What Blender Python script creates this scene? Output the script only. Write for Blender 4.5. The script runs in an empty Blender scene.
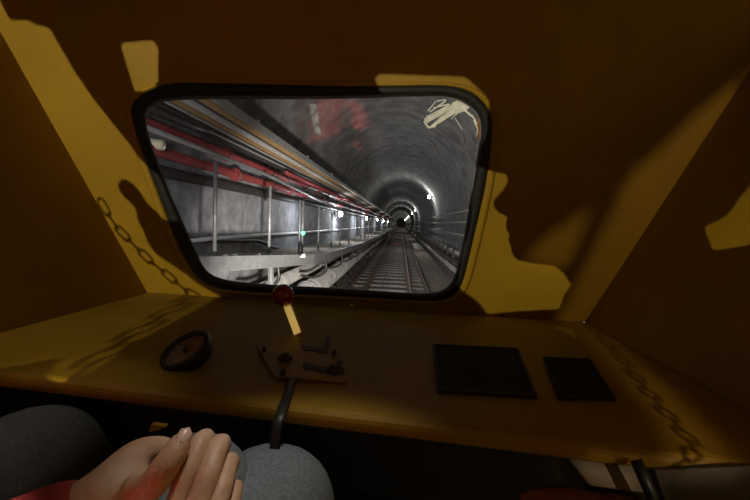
import bpy, bmesh, math, random
import numpy as np
from mathutils import Vector, Matrix
random.seed(7)
C = bpy.context.scene.collection
PI = math.pi
EYE = 2.3                                   # height of the eye above the tunnel invert; everything below is written relative to the eye
# ------------------------------------------------------------------ camera solve
F = 400.0
_d = Vector((26/F, 26/F, -1)).normalized()
_r0 = math.radians(2.5)
_u = Vector((math.sin(_r0), math.cos(_r0), 0)); _u = (_u - _u.dot(_d)*_d).normalized()
_r = _d.cross(_u)
M3 = Matrix((_r, _d, _u))
def ray(px, py): return M3 @ Vector(((px-375)/F, -(py-250)/F, -1))
def at(px, py, y):
    v = ray(px, py); return v*(y/v.y)
def hit(px, py, p0, n):
    v = ray(px, py); return v*(Vector(p0).dot(n)/v.dot(n))
ZJ = -0.235
K = 0.40
BL = at(147, 292, 1.10)
BR = at(585, 322, 1.10)
_ax = (BR-BL).normalized()
_sl = Vector((0, -K, 1)).normalized()
WN = _ax.cross(_sl).normalized()
if WN.y > 0: WN = -WN                       # points into the cab
def fw(px, py, off=0.0): return hit(px, py, BL+WN*off, WN)
CN = (BR-BL).cross(Vector((0, 1, 0))).normalized(); CN = CN if CN.z > 0 else -CN
def con(px, py, off=0.0): return hit(px, py, BL+CN*off, CN)
TL = fw(5, 40); TR = fw(740, 85)
LN = Vector((0, 1, 0)).cross(TL-BL).normalized();  LN = LN if LN.x > 0 else -LN
RN = Vector((0, 1, 0)).cross(TR-BR).normalized();  RN = RN if RN.x < 0 else -RN
def rw(px, py): return hit(px, py, BR, RN)
def on_edge(b, t, z): return b+(t-b)*((z-b.z)/(t.z-b.z))
# ------------------------------------------------------------------ materials
def mat(name, col, rough=0.6, metal=0.0, noise=0.0, scale=8.0, col2=None, bump=0.0, bscale=40.0, spec=0.5, emit=None, estr=0.0, coat=0.0):
    m = bpy.data.materials.new(name); m.use_nodes = True
    nt = m.node_tree; b = nt.nodes['Principled BSDF']
    b.inputs['Base Color'].default_value = (*col, 1); b.inputs['Roughness'].default_value = rough
    b.inputs['Metallic'].default_value = metal; b.inputs['Specular IOR Level'].default_value = spec
    if coat: b.inputs['Coat Weight'].default_value = coat
    tc = nt.nodes.new('ShaderNodeTexCoord')
    if noise or col2:
        n = nt.nodes.new('ShaderNodeTexNoise'); n.inputs['Scale'].default_value = scale; n.inputs['Detail'].default_value = 7; n.inputs['Roughness'].default_value = 0.65
        nt.links.new(tc.outputs['Object'], n.inputs['Vector'])
        r = nt.nodes.new('ShaderNodeValToRGB')
        c2 = col2 if col2 else tuple(c*(1-noise) for c in col)
        r.color_ramp.elements[0].position = 0.36; r.color_ramp.elements[0].color = (*c2, 1)
        r.color_ramp.elements[1].position = 0.64; r.color_ramp.elements[1].color = (*col, 1)
        nt.links.new(n.outputs['Fac'], r.inputs['Fac']); nt.links.new(r.outputs['Color'], b.inputs['Base Color'])
    if bump:
        n2 = nt.nodes.new('ShaderNodeTexNoise'); n2.inputs['Scale'].default_value = bscale; n2.inputs['Detail'].default_value = 6
        nt.links.new(tc.outputs['Object'], n2.inputs['Vector'])
        bp = nt.nodes.new('ShaderNodeBump'); bp.inputs['Strength'].default_value = bump; bp.inputs['Distance'].default_value = 0.02
        nt.links.new(n2.outputs['Fac'], bp.inputs['Height']); nt.links.new(bp.outputs['Normal'], b.inputs['Normal'])
    if emit:
        b.inputs['Emission Color'].default_value = (*emit, 1); b.inputs['Emission Strength'].default_value = estr
    return m
PAINT = mat('cab_paint', (.33, .188, .010), .50, noise=.18, scale=5, bump=.06, bscale=160, spec=.35)
DPAINT = mat('cab_paint_side', (.30, .15, .04), .6, noise=.25, scale=4, spec=.3)
RUBBER = mat('rubber', (.012, .011, .010), .7, noise=.3, scale=60, bump=.2, bscale=70)
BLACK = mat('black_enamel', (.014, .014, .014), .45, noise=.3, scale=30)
DARKMESH = mat('dark_mesh', (.030, .022, .014), .7, noise=.4, scale=50)
KNOB = mat('knob_red', (.30, .018, .010), .22, noise=.3, scale=20, coat=.5)
LEVER = mat('lever_yellow', (.60, .36, .008), .45, noise=.1, scale=30)
BROWN = mat('gate_brown', (.36, .19, .012), .5, noise=.35, scale=30)
GATED = mat('gate_dark', (.07, .035, .015), .6, noise=.3, scale=40)
DIAL = mat('dial_face', (.28, .20, .12), .5, noise=.3, scale=40)
PIPERED = mat('pipe_under_console', (.30, .07, .03), .5, noise=.3, scale=20)
PALE = mat('pale_board', (.20, .165, .11), .7, noise=.25, scale=15)
FLOORM = mat('cab_floor', (.05, .045, .04), .8, noise=.4, scale=12)
ROOFM = mat('cab_roof', (.13, .07, .03), .6, noise=.2, scale=5)
CONC = mat('lining_concrete', (.24, .238, .238), .85, col2=(.10, .10, .102), scale=1.8, bump=.6, bscale=5)
CONCW = mat('side_concrete', (.36, .37, .41), .85, col2=(.17, .175, .195), scale=3.2, bump=.5, bscale=9)
BED = mat('trackbed_dirt', (.36, .29, .245), .95, col2=(.18, .145, .125), scale=3, bump=.6, bscale=14)
SLEEP = mat('sleeper', (.24, .23, .22), .9, col2=(.10, .095, .09), scale=6, bump=.3, bscale=20)
RUST = mat('rail_rust', (.20, .115, .085), .6, metal=.3, noise=.4, scale=12)
RAILTOP = mat('rail_head', (.30, .215, .18), .55, metal=.2, noise=.3, scale=10)
GALV = mat('galvanised', (.34, .355, .37), .45, metal=.45, noise=.25, scale=9)
RED = mat('pipe_red', (.24, .042, .045), .5, noise=.25, scale=3)
TAN = mat('cable_tan', (.24, .145, .06), .6, noise=.25, scale=5)
GREYC = mat('cable_grey', (.30, .30, .285), .6, noise=.25, scale=5)
BLKC = mat('cable_black', (.025, .025, .027), .6, noise=.3, scale=5)
DUCT = mat('duct_grey', (.42, .42, .41), .7, col2=(.25, .245, .24), scale=3)
WALKW = mat('walkway_dirty', (.36, .31, .24), .85, col2=(.18, .155, .12), scale=5)
CREAM = mat('lamp_cream', (.80, .74, .52), .4, noise=.1, scale=20)
GLOW = mat('lamp_glow', (.9, .9, .9), .4, emit=(1, .97, .88), estr=30)
GREENG = mat('signal_green', (.1, .8, .3), .4, emit=(.15, 1, .35), estr=3)
REDG = mat('marker_red', (.5, .05, .04), .5, noise=.2, scale=20)
SKIN = mat('skin', (.56, .36, .245), .5, col2=(.48, .28, .18), scale=45, bump=.12, bscale=220)
NAIL = mat('nail', (.72, .48, .42), .22, noise=.08, scale=80, coat=.4)
JEAN = mat('denim', (.19, .22, .25), .9, col2=(.115, .14, .16), scale=260, bump=.2, bscale=400)
JEAND = mat('denim_dark', (.13, .14, .14), .9, col2=(.08, .088, .09), scale=220, bump=.2, bscale=400)
JACKET = mat('jacket_red', (.55, .050, .045), .75, noise=.35, scale=14, bump=.3, bscale=60)
STRIPE = mat('jacket_stripe', (.80, .80, .76), .5, noise=.2, scale=40)
BRASS = mat('brass', (.85, .55, .14), .35, metal=.5, noise=.1, scale=80)
SILHOUETTE = mat('silhouette_dark', (.05, .04, .035), .9, noise=.3, scale=14)
HAIR = mat('hair_dark', (.03, .02, .015), .7, noise=.4, scale=60)
CORD = mat('cord_dark', (.07, .04, .012), .8, noise=.3, scale=60)
TRAIL = mat('zip_dark', (.04, .04, .045), .5, noise=.3, scale=80)
def glass_mat():
    m = bpy.data.materials.new('window_glass'); m.use_nodes = True; nt = m.node_tree; nt.nodes.clear()
    o = nt.nodes.new('ShaderNodeOutputMaterial'); t = nt.nodes.new('ShaderNodeBsdfTransparent'); g = nt.nodes.new('ShaderNodeBsdfGlossy')
    g.inputs['Roughness'].default_value = .015; t.inputs['Color'].default_value = (.93, .95, .95, 1)
    fr = nt.nodes.new('ShaderNodeFresnel'); fr.inputs['IOR'].default_value = 1.7
    mx = nt.nodes.new('ShaderNodeMixShader'); nt.links.new(fr.outputs[0], mx.inputs[0]); nt.links.new(t.outputs[0], mx.inputs[1]); nt.links.new(g.outputs[0], mx.inputs[2])
    # dust and fine scratches
    tc = nt.nodes.new('ShaderNodeTexCoord'); n = nt.nodes.new('ShaderNodeTexNoise'); n.inputs['Scale'].default_value = 260; n.inputs['Detail'].default_value = 3
    nt.links.new(tc.outputs['Object'], n.inputs['Vector'])
    r = nt.nodes.new('ShaderNodeValToRGB'); r.color_ramp.elements[0].position = .66; r.color_ramp.elements[1].position = .80
    r.color_ramp.elements[0].color = (.015, .015, .015, 1); r.color_ramp.elements[1].color = (.35, .35, .35, 1)
    nt.links.new(n.outputs['Fac'], r.inputs['Fac'])
    df = nt.nodes.new('ShaderNodeBsdfDiffuse'); df.inputs['Color'].default_value = (.75, .75, .75, 1)
    m2 = nt.nodes.new('ShaderNodeMixShader'); nt.links.new(r.outputs['Color'], m2.inputs[0]); nt.links.new(mx.outputs[0], m2.inputs[1]); nt.links.new(df.outputs[0], m2.inputs[2])
    nt.links.new(m2.outputs[0], o.inputs['Surface']); return m
GLASS = glass_mat()
def film_mat(name, col, lo, hi, scale, stretch=(1, 1, 1)):
    m = bpy.data.materials.new(name); m.use_nodes = True; nt = m.node_tree; b = nt.nodes['Principled BSDF']
    b.inputs['Base Color'].default_value = (*col, 1); b.inputs['Roughness'].default_value = .5
    tc = nt.nodes.new('ShaderNodeTexCoord'); mp = nt.nodes.new('ShaderNodeMapping'); mp.inputs['Scale'].default_value = stretch; mp.inputs['Rotation'].default_value = (0, .6, 0)
    n = nt.nodes.new('ShaderNodeTexNoise'); n.inputs['Scale'].default_value = scale; n.inputs['Detail'].default_value = 5
    nt.links.new(tc.outputs['Object'], mp.inputs['Vector']); nt.links.new(mp.outputs['Vector'], n.inputs['Vector'])
    r = nt.nodes.new('ShaderNodeValToRGB'); r.color_ramp.elements[0].position = .40; r.color_ramp.elements[1].position = .60
    r.color_ramp.elements[0].color = (lo, lo, lo, 1); r.color_ramp.elements[1].color = (hi, hi, hi, 1)
    nt.links.new(n.outputs['Fac'], r.inputs['Fac']); nt.links.new(r.outputs['Color'], b.inputs['Alpha']); return m
FILM = film_mat('peeling_film', (.97, .96, .90), .7, 1.0, 55, (1, 1, 1))
# ------------------------------------------------------------------ mesh helpers
class MB:
    def __init__(s): s.v = []; s.f = []
    def add(s, vs, fs):
        o = len(s.v); s.v += [Vector(p) for p in vs]; s.f += [tuple(i+o for i in f) for f in fs]; return s
    def box(s, lo, hi):
        (a, b, c), (x, y, z) = lo, hi
        return s.add([(a,b,c),(x,b,c),(x,y,c),(a,y,c),(a,b,z),(x,b,z),(x,y,z),(a,y,z)], [(0,3,2,1),(4,5,6,7),(0,1,5,4),(1,2,6,5),(2,3,7,6),(3,0,4,7)])
    def tube(s, pts, r, n=10, cap=True, flat=1.0, upv=None):
        pts = [Vector(p) for p in pts]; rs = r if isinstance(r, (list, tuple)) else [r]*len(pts)
        rings = []; up = Vector(upv) if upv else None
        for i, p in enumerate(pts):
            t = (pts[min(i+1, len(pts)-1)]-pts[max(i-1, 0)]).normalized()
            if up is None: up = Vector((0, 0, 1)) if abs(t.z) < .9 else Vector((1, 0, 0))
            a = t.cross(up)
            a = a.normalized() if a.length > 1e-5 else t.orthogonal().normalized()
            b = a.cross(t).normalized(); up = b
            rings.append([p+(a*math.cos(2*PI*k/n)+b*math.sin(2*PI*k/n)*flat)*rs[i] for k in range(n)])
        vs = [q for g in rings for q in g]; fs = []
        for i in range(len(pts)-1):
            for k in range(n): fs.append((i*n+k, i*n+(k+1) % n, (i+1)*n+(k+1) % n, (i+1)*n+k))
        if cap: fs += [tuple(range(n))[::-1], tuple((len(pts)-1)*n+k for k in range(n))]
        return s.add(vs, fs)
    def prism(s, pts, vec):
        pts = [Vector(p) for p in pts]; n = len(pts); vec = Vector(vec)
        return s.add(pts+[p+vec for p in pts], [tuple(range(n)), tuple(range(2*n-1, n-1, -1))]+[(i, (i+1) % n, (i+1) % n+n, i+n) for i in range(n)])
    def ball(s, c, r, nu=20, nv=12, sc=(1, 1, 1)):
        c = Vector(c); vs = [c+Vector((0, 0, -r*sc[2]))]; fs = []
        for j in range(1, nv):
            a = -PI/2+PI*j/nv
            for i in range(nu): vs.append(c+Vector((r*sc[0]*math.cos(a)*math.cos(2*PI*i/nu), r*sc[1]*math.cos(a)*math.sin(2*PI*i/nu), r*sc[2]*math.sin(a))))
        vs.append(c+Vector((0, 0, r*sc[2]))); L = len(vs)-1
        for i in range(nu):
            fs.append((0, 1+(i+1) % nu, 1+i)); fs.append((L, 1+(nv-2)*nu+i, 1+(nv-2)*nu+(i+1) % nu))
        for j in range(nv-2):
            for i in range(nu): fs.append((1+j*nu+i, 1+j*nu+(i+1) % nu, 1+(j+1)*nu+(i+1) % nu, 1+(j+1)*nu+i))
        return s.add(vs, fs)
    def rings(s, loops, closed=True):
        n = len(loops[0]); vs = [p for l in loops for p in l]; fs = []
        for i in range(len(loops)-1):
            for k in range(n if closed else n-1): fs.append((i*n+k, i*n+(k+1) % n, (i+1)*n+(k+1) % n, (i+1)*n+k))
        return s.add(vs, fs)
def loc_of(o):
    v = Vector((0, 0, 0))
    while o: v += o.location; o = o.parent
    return v
def build(name, mb, m, parent=None, smooth=False, bevel=0, sub=0):
    me = bpy.data.meshes.new(name)
    if parent: off = loc_of(parent)
    else:
        xs = [p.x for p in mb.v]; ys = [p.y for p in mb.v]; zs = [p.z for p in mb.v]
        off = Vector(((min(xs)+max(xs))/2, (min(ys)+max(ys))/2, min(zs)))
    me.from_pydata([tuple(p-off) for p in mb.v], [], mb.f); me.validate(); me.update()
    bm = bmesh.new(); bm.from_mesh(me); bmesh.ops.recalc_face_normals(bm, faces=bm.faces); bm.to_mesh(me); bm.free()
    if smooth:
        for p in me.polygons: p.use_smooth = True
    me.materials.append(m)
    o = bpy.data.objects.new(name, me); C.objects.link(o)
    if parent: o.parent = parent
    else: o.location = off
    if bevel:
        b = o.modifiers.new('bevel', 'BEVEL'); b.width = bevel; b.segments = 3; b.limit_method = 'ANGLE'
    if sub:
        b = o.modifiers.new('sub', 'SUBSURF'); b.levels = b.render_levels = sub
    return o
def tag(o, label=None, cat=None, group=None, kind=None):
    if label: o['label'] = label
    if cat: o['category'] = cat
    if group: o['group'] = group
    if kind: o['kind'] = kind
    return o
def thing(name, loc, label, cat, group=None):
    o = bpy.data.objects.new(name, None); o.empty_display_size = .05; C.objects.link(o); o.location = Vector(loc)
    return tag(o, label, cat, group)
def struct(name, mb, m, **k): return tag(build(name, mb, m, **k), kind='structure')
def copy_tree(o, parent=None):
    c = o.copy(); C.objects.link(c)
    if parent: c.parent = parent
    for ch in list(o.children): copy_tree(ch, c)
    return c
def chaikin(p, n=2, closed=True):
    for _ in range(n):
        q = []
        m = len(p)
        for i in range(m if closed else m-1):
            a = Vector(p[i]); b = Vector(p[(i+1) % m]); q += [a*.75+b*.25, a*.25+b*.75]
        if not closed: q = [Vector(p[0])]+q+[Vector(p[-1])]
        p = q
    return p
def skin(name, nodes, edges, m, parent, root=None, sub=2, smooth=1.0):
    me = bpy.data.meshes.new(name); off = loc_of(parent); ks = list(nodes); ix = {k: i for i, k in enumerate(ks)}
    me.from_pydata([tuple(Vector(nodes[k][0])-off) for k in ks], [(ix[a], ix[b]) for a, b in edges], [])
    o = bpy.data.objects.new(name, me); C.objects.link(o); o.parent = parent
    md = o.modifiers.new('skin', 'SKIN'); md.branch_smoothing = .5; md.use_smooth_shade = True
    if not me.skin_vertices: 
        bm = bmesh.new(); bm.from_mesh(me); bm.verts.layers.skin.verify(); bm.to_mesh(me); bm.free()
    for k in ks:
        sv = me.skin_vertices[0].data[ix[k]]; r = nodes[k][1]
        sv.radius = r if isinstance(r, tuple) else (r, r); sv.use_root = (k == (root or ks[0]))
    s = o.modifiers.new('sub', 'SUBSURF'); s.levels = s.render_levels = sub
    me.materials.append(m); return o
# ================================================================== THE CAB
GLS = [(145,122),(147,111),(153,104.5),(163,101),(187,99),(250,98.5),(320,99),(390,97),(430,96),(446,96.5),(460,100),(470,106),(478,114),(481.6,126),(480,143),(473.5,180),(465.5,231),(457.5,268.5),(453,281),(446,289),(436,293),(417,294),(363.6,290),(310,287),(281,285.7),(241,282.5),(222,279.5),(211,275),(203,268),(191,241),(168,190),(150,142)]
GSK = [(130.5,110),(132,104),(138,97),(149,90),(162,84.5),(187,82.5),(250,84),(320,86.5),(390,86),(440,85),(458,87),(472,92),(483,101),(491,113),(492,130),(487,180),(480,211),(471,250),(463,283),(456,294),(446,299.5),(432,301.5),(417,300.5),(363.6,297),(310,294.5),(281,293),(241,291.5),(222,289.5),(206,284),(194,273),(177,244),(157,191),(141,149),(132,118)]
CEN = (318, 195)
def radial(poly, N=160, angs=None):
    P = [(x-CEN[0], y-CEN[1]) for x, y in poly]; out = []
    for k in range(N):
        a = 2*PI*k/N if angs is None else angs[k]
        dx, dy = math.cos(a), math.sin(a); best = None
        for i in range(len(P)):
            (x1, y1), (x2, y2) = P[i], P[(i+1) % len(P)]
            den = dx*(y2-y1)-dy*(x2-x1)
            if abs(den) < 1e-9: continue
            t = (x1*(y2-y1)-y1*(x2-x1))/den; s = (x1*dy-y1*dx)/den
            if t > 0 and -1e-6 <= s <= 1+1e-6 and (best is None or t > best): best = t
        out.append((CEN[0]+dx*best, CEN[1]+dy*best))
    return out
def sm(p):
    q = chaikin([Vector((x, y, 0)) for x, y in p], 2); return [(v.x, v.y) for v in q]
gl = sm(GLS); gk = sm(GSK)
def lerp2(a, b, t): return [(x1+(x2-x1)*t, y1+(y2-y1)*t) for (x1, y1), (x2, y2) in zip(a, b)]
def grow(p, s, sy=None):
    sy = s if sy is None else sy
    return [(x+(x-CEN[0])/math.hypot(x-CEN[0], y-CEN[1])*s, y+(y-CEN[1])/math.hypot(x-CEN[0], y-CEN[1])*sy) for x, y in p]
gl_r = radial(gl); gk_r = radial(gk); fl_r = radial(sm([(x, y) for x, y in grow(GSK, 8, 5)]))
# front wall with the window hole, in wall coordinates
ZT = .60; ZF = -1.0
cTL = on_edge(BL, TL, ZT); cTR = on_edge(BR, TR, ZT)
def wpt(p): return p
def to_px(p):
    v = M3.transposed() @ Vector(p); return (375+F*v.x/-v.z, 250-F*v.y/-v.z)
outer = [to_px(BL), to_px(cTL), to_px(cTR), to_px(BR)]
mid = lerp2(gl_r, gk_r, .5)
angs = [math.atan2(y-CEN[1], x-CEN[0]) for x, y in mid]
out_r = radial(outer, len(angs), angs)
for cx, cy in outer:                          # snap to the exact corners
    a = math.atan2(cy-CEN[1], cx-CEN[0])
    k = min(range(len(angs)), key=lambda i: abs(math.atan2(math.sin(angs[i]-a), math.cos(angs[i]-a))))
    out_r[k] = (cx, cy)
mb = MB()
hole = [fw(*p) for p in mid]; outl = [fw(*p) for p in out_r]
back = -WN*.03
mb.rings([[p+back for p in outl], outl, hole, [fw(*p, off=-.03) for p in mid], [p+back for p in outl]])
struct('wall_front', mb, PAINT)
win = bpy.data.objects.new('window_1', None); C.objects.link(win); win.location = fw(318, 290); tag(win, kind='structure')
def ring_prof(outr, inr, prof):
    return [[fw(*p, off=h) for p in lerp2(outr, inr, t)] for t, h in prof]
mb = MB(); mb.rings(ring_prof(gk_r, gl_r, [(0, -.004), (.0, .006), (.12, .012), (.45, .016), (.75, .012), (.92, .004), (1.0, -.006), (1.0, -.02), (1.0, -.036), (.4, -.036)]))
build('rubber_gasket', mb, RUBBER, win, smooth=True)
mb = MB(); mb.rings(ring_prof(fl_r, gk_r, [(0, -.002), (.0, .003), (.25, .006), (1.0, .006), (1.0, -.002)]))
build('window_flange', mb, PAINT, win, smooth=True)
mb = MB(); gp = [fw(*p, off=-.012) for p in grow(gl_r, 2)]; mb.prism(gp, -WN*.0)
mb = MB(); mb.add(gp, [tuple(range(len(gp)))]); gpo = build('glass_pane', mb, GLASS, win)
if gpo.data.polygons[0].normal.dot(WN) < 0: gpo.data.flip_normals()
mb = MB(); bp_ = [fw(*p, off=-.004) for p in gl_r]; mb.tube(bp_+bp_[:2], .0013, 6, cap=False); build('edge_bead', mb, GREYC, win, smooth=True)
def film(px, off=-.010, th=.0012): m = MB(); m.prism([fw(x, y, off) for x, y in px], WN*th); return m
# peeling film in the upper right corner of the pane
pf = film([(452,103),(458,99.8),(465,102.5),(470,107),(466,110.5),(459,113),(452,114.5),(447,116),(449,110)])
for a, b, w0, w1 in (((452,107),(425,123),4,2.5), ((451,111),(430,127.5),4,2.5), ((450,105),(426,117),2,1), ((453,113),(437,124),3,1), ((449,104),(433,108),1.6,1), ((446,100.5),(430,112),1.6,1), ((448,108),(424.5,120),1.5,3), ((437,101),(446,99.5),1.5,1.2), ((436,101),(428,111),1,1.2),
                     ((424,121),(428,127),2.5,2.5), ((428,127.5),(436,126),2,1.5), ((459,112),(451,119),1.5,.8), ((463,109),(472,116),2.6,2), ((472,115),(477,124),2,1.4), ((455,118),(461,128),1,.7), ((461,128),(464,137),.7,.7), ((464,137),(465,147),.7,.5), ((474,120),(478,130),1.6,1.6), ((478,129),(475,141),1.2,1.2), ((472,137),(474,142),1.6,1), ((434.5,142),(438.5,153),.7,.5), ((476,141),(473,152),1,.5)):
    dx_, dy_ = b[0]-a[0], b[1]-a[1]; L = math.hypot(dx_, dy_); nx, ny = -dy_/L, dx_/L; q = []
    for t_ in (0, .25, .5, .75, 1): w_ = (w0+(w1-w0)*t_)*random.uniform(.35, .6); q.append((a[0]+dx_*t_+nx*w_, a[1]+dy_*t_+ny*w_))
    for t_ in (1, .75, .5, .25, 0): w_ = (w0+(w1-w0)*t_)*random.uniform(.35, .6); q.append((a[0]+dx_*t_-nx*w_, a[1]+dy_*t_-ny*w_))
    pf2 = film(q, -.0105+random.uniform(0, .002)); pf.add(pf2.v, pf2.f)
build('peeling_film', pf, FILM, win)
rb = film([(477,113.5),(480.5,118),(481.5,127),(480,140),(478.5,139),(478,127)], -.009, .003)
build('torn_edge_tape', rb, mat('tape_amber', (.42, .16, .025), .4, noise=.4, scale=60), win)
# side walls, roof, back, floor
def side(name, b, t, m, lift=0):
    n = LN if b is BL else RN
    top = on_edge(b, t, ZT); bot = Vector((b.x, b.y, ZF))
    mbx = MB(); yb = -1.75
    P = [bot, b.copy(), top, Vector((top.x, yb, ZT)), Vector((b.x, yb, b.z)), Vector((b.x, yb, ZF))]
    o = -n*.03; o.y = 0
    vs = P+[p+o for p in P]
    mbx.add(vs, [(0, 1, 4, 5), (1, 2, 3, 4), (6, 11, 10, 7), (7, 10, 9, 8), (0, 6, 7, 1), (1, 7, 8, 2), (2, 8, 9, 3), (3, 9, 10, 4), (4, 10, 11, 5), (5, 11, 6, 0)])
    return struct(name, mbx, m)
side('wall_left', BL, TL, PAINT); side('wall_right', BR, TR, PAINT)
mb = MB(); mb.prism([cTL+Vector((-.05, .02, 0)), cTR+Vector((.05, .02, 0)), Vector((cTR.x+.05, -1.75, ZT)), Vector((cTL.x-.05, -1.75, ZT))], (0, 0, .03)); struct('ceiling', mb, ROOFM)
mb = MB(); mb.prism([(-1.3, -1.75, ZF-.03), (.95, -1.75, ZF-.03), (.95, -1.75, ZT+.03), (-1.3, -1.75, ZT+.03)], (0, -.03, 0)); struct('wall_back', mb, DPAINT)
mb = MB(); mb.prism([(BL.x-.03, 1.25, ZF), (BR.x+.03, 1.25, ZF), (BR.x+.03, -1.75, ZF), (BL.x-.03, -1.75, ZF)], (0, 0, -.03)); struct('floor', mb, FLOORM)
# console
eL = con(60, 385); eL = con(60, 380); eR = con(640, 450); dd = (eR-eL)/(eR.x-eL.x)
fL = eL+dd*(BL.x-.001-eL.x); fR = eL+dd*(BR.x+.001-eL.x)
cons = thing('control_console', (-.1, .75, ZJ-.05), 'wide yellow-brown console shelf running beneath the cab window', 'console')
mb = MB(); bl = BL+Vector((-.001, .02, 0)); br = BR+Vector((.001, .02, 0)); mb.prism([bl, br, fR, fL], (0, 0, -.024))
build('console_top', mb, PAINT, cons, bevel=.010)
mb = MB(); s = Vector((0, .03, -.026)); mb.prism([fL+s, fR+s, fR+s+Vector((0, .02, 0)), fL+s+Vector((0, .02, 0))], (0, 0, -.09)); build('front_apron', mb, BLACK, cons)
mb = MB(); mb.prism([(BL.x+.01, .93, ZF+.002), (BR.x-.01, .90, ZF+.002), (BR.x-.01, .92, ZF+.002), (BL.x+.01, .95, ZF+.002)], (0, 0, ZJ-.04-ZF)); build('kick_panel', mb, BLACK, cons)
# lever unit
lv = thing('control_lever', con(303, 358), 'short yellow control lever with dark red ball knob on console', 'lever')
kc = at(283, 295, .80); kb = at(303, 348, .775)
mb = MB(); mb.ball(kc, .0225, 28, 18); build('ball_knob', mb, KNOB, lv, smooth=True)
sd = (kb-kc).normalized(); ss = sd.cross(Vector((0, 1, 0))).normalized()
mb = MB(); a0 = kc+sd*.018; w = .0085
mb.prism([a0-ss*w, a0+ss*w, kb+ss*w-sd*.016, kb-ss*w+sd*.002], (0, .010, 0)); tag(build('lever_stem', mb, LEVER, lv, bevel=.001), 'flat bright yellow stem')
mb = MB(); mb.tube([kc-sd*.0-Vector((0, -.004, 0)), kb+Vector((-.006, .014, 0))], .006, 12); build('inner_rod', mb, BROWN, lv, smooth=True)
def cpoly(px, off): return [con(x, y, off) for x, y in px]
mb = MB(); mb.prism(cpoly([(256,347),(300,351),(340,350),(347,384),(274,379)], .001), (0, 0, .004)); gpl = build('gate_plate', mb, BROWN, lv, bevel=.002)
mb = MB()
for q in ([(302,346),(323,349),(326,338),(330,338),(327,354),(303,351)], [(303,363),(322,368),(332,371),(338,360),(343,362),(337,377),(303,369)]): mb.prism(cpoly(q, .004), (0, 0, .0025))
build('gate_slot', mb, GATED, gpl, bevel=.001)
for i, (x, y, r) in enumerate([(285, 360, .011), (335, 372, .013), (264, 352, .004), (334, 356, .004), (283, 376, .005)]):
    p = con(x, y, .004); mb = MB(); mb.tube([p, p+Vector((0, 0, .007))], r, 6 if i > 1 else 14); mb.tube([p+Vector((0, 0, .007)), p+Vector((0, 0, .011))], r*.55, 12); build('gate_bolt', mb, GATED, gpl, bevel=.001)
# gauge
gc = con(187, 352, .018)
tocam = (-gc).normalized()
gn = (.53*tocam+.85*(M3 @ Vector((-.6, .8, 0)))).normalized(); ga = gn.orthogonal().normalized(); gb = gn.cross(ga)
def circ(c, r, n=40): return [c+(ga*math.cos(2*PI*k/n)+gb*math.sin(2*PI*k/n))*r for k in range(n)]
gg = thing('round_gauge', con(187, 352), 'small round dark-rimmed gauge on the left of the console', 'gauge')
mb = MB(); mb.rings([circ(gc-gn*.016, .034), circ(gc-gn*.002, .038), circ(gc+gn*.006, .040), circ(gc+gn*.010, .038), circ(gc+gn*.009, .033), circ(gc+gn*.003, .032)]); build('bezel', mb, BLACK, gg, smooth=True)
mb = MB(); mb.prism(circ(gc, .0335), gn*.003); dfc = build('dial_face', mb, DIAL, gg)
mb = MB()
for k in range(11):
    a = math.radians(-40+26*k); e = ga*math.cos(a)+gb*math.sin(a); t = gn.cross(e)
    mb.prism([gc+gn*.003+e*.024-t*.0008, gc+gn*.003+e*.030-t*.0008, gc+gn*.003+e*.030+t*.0008, gc+gn*.003+e*.024+t*.0008], gn*.0006)
build('dial_marks', mb, BLACK, dfc)
e = (ga*.4+gb*.9).normalized(); t = gn.cross(e)
mb = MB(); mb.prism([gc+gn*.004-e*.006-t*.0015, gc+gn*.004+e*.024, gc+gn*.004-e*.006+t*.0015], gn*.001); mb.tube([gc+gn*.003, gc+gn*.007], .004, 12); build('needle', mb, BLACK, dfc)
# two dark grilles
for q, lab in (([(433,346),(518,350),(537,399),(437,393)], 'larger dark square mesh grille set into the console right of the lever'), ([(543,359),(590,361),(616,401),(558,400)], 'smaller dark mesh grille at the right end of the console')):
    g = thing('vent_grille', con(sum(p[0] for p in q)/4, sum(p[1] for p in q)/4), lab, 'grille', 'console grilles')
    P = cpoly(q, .0005); c = sum(P, Vector())/4
    mb = MB(); mb.prism(P, (0, 0, .002)); build('backing', mb, DARKMESH, g)
    mb = MB(); ins = [p+(c-p)*.06 for p in P]; up = Vector((0, 0, .005))
    mb.rings([P, [p+up for p in P], [p+up for p in ins], ins]); gfr = build('grille_frame', mb, DARKMESH, g)
    mb = MB(); n = 14
    for i in range(1, n):
        f_ = i/n; a = ins[0].lerp(ins[1], f_); b = ins[3].lerp(ins[2], f_); mb.tube([a+Vector((0, 0, .003)), b+Vector((0, 0, .003))], .0011, 5)
        a = ins[0].lerp(ins[3], f_); b = ins[1].lerp(ins[2], f_); mb.tube([a+Vector((0, 0, .004)), b+Vector((0, 0, .004))], .0011, 5)
    build('wire_mesh', mb, BLACK, g)
# black strap running from the lever over the lip
mb = MB(); pp = [con(293, 377, .003), con(287, 396, .003), con(281, 414, .003)]; ed = pp[-1].copy()
pp += [ed+Vector((-.001, -.012, -.006)), ed+Vector((-.002, -.016, -.026)), ed+Vector((-.002, -.014, -.09))]
mb.tube(pp, .0065, 8, flat=.35, upv=(0, 0, 1)); tag(build('cable_strap', mb, BLACK, smooth=True), 'flat black cable running from the lever plate over the console edge', 'cable')
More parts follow.
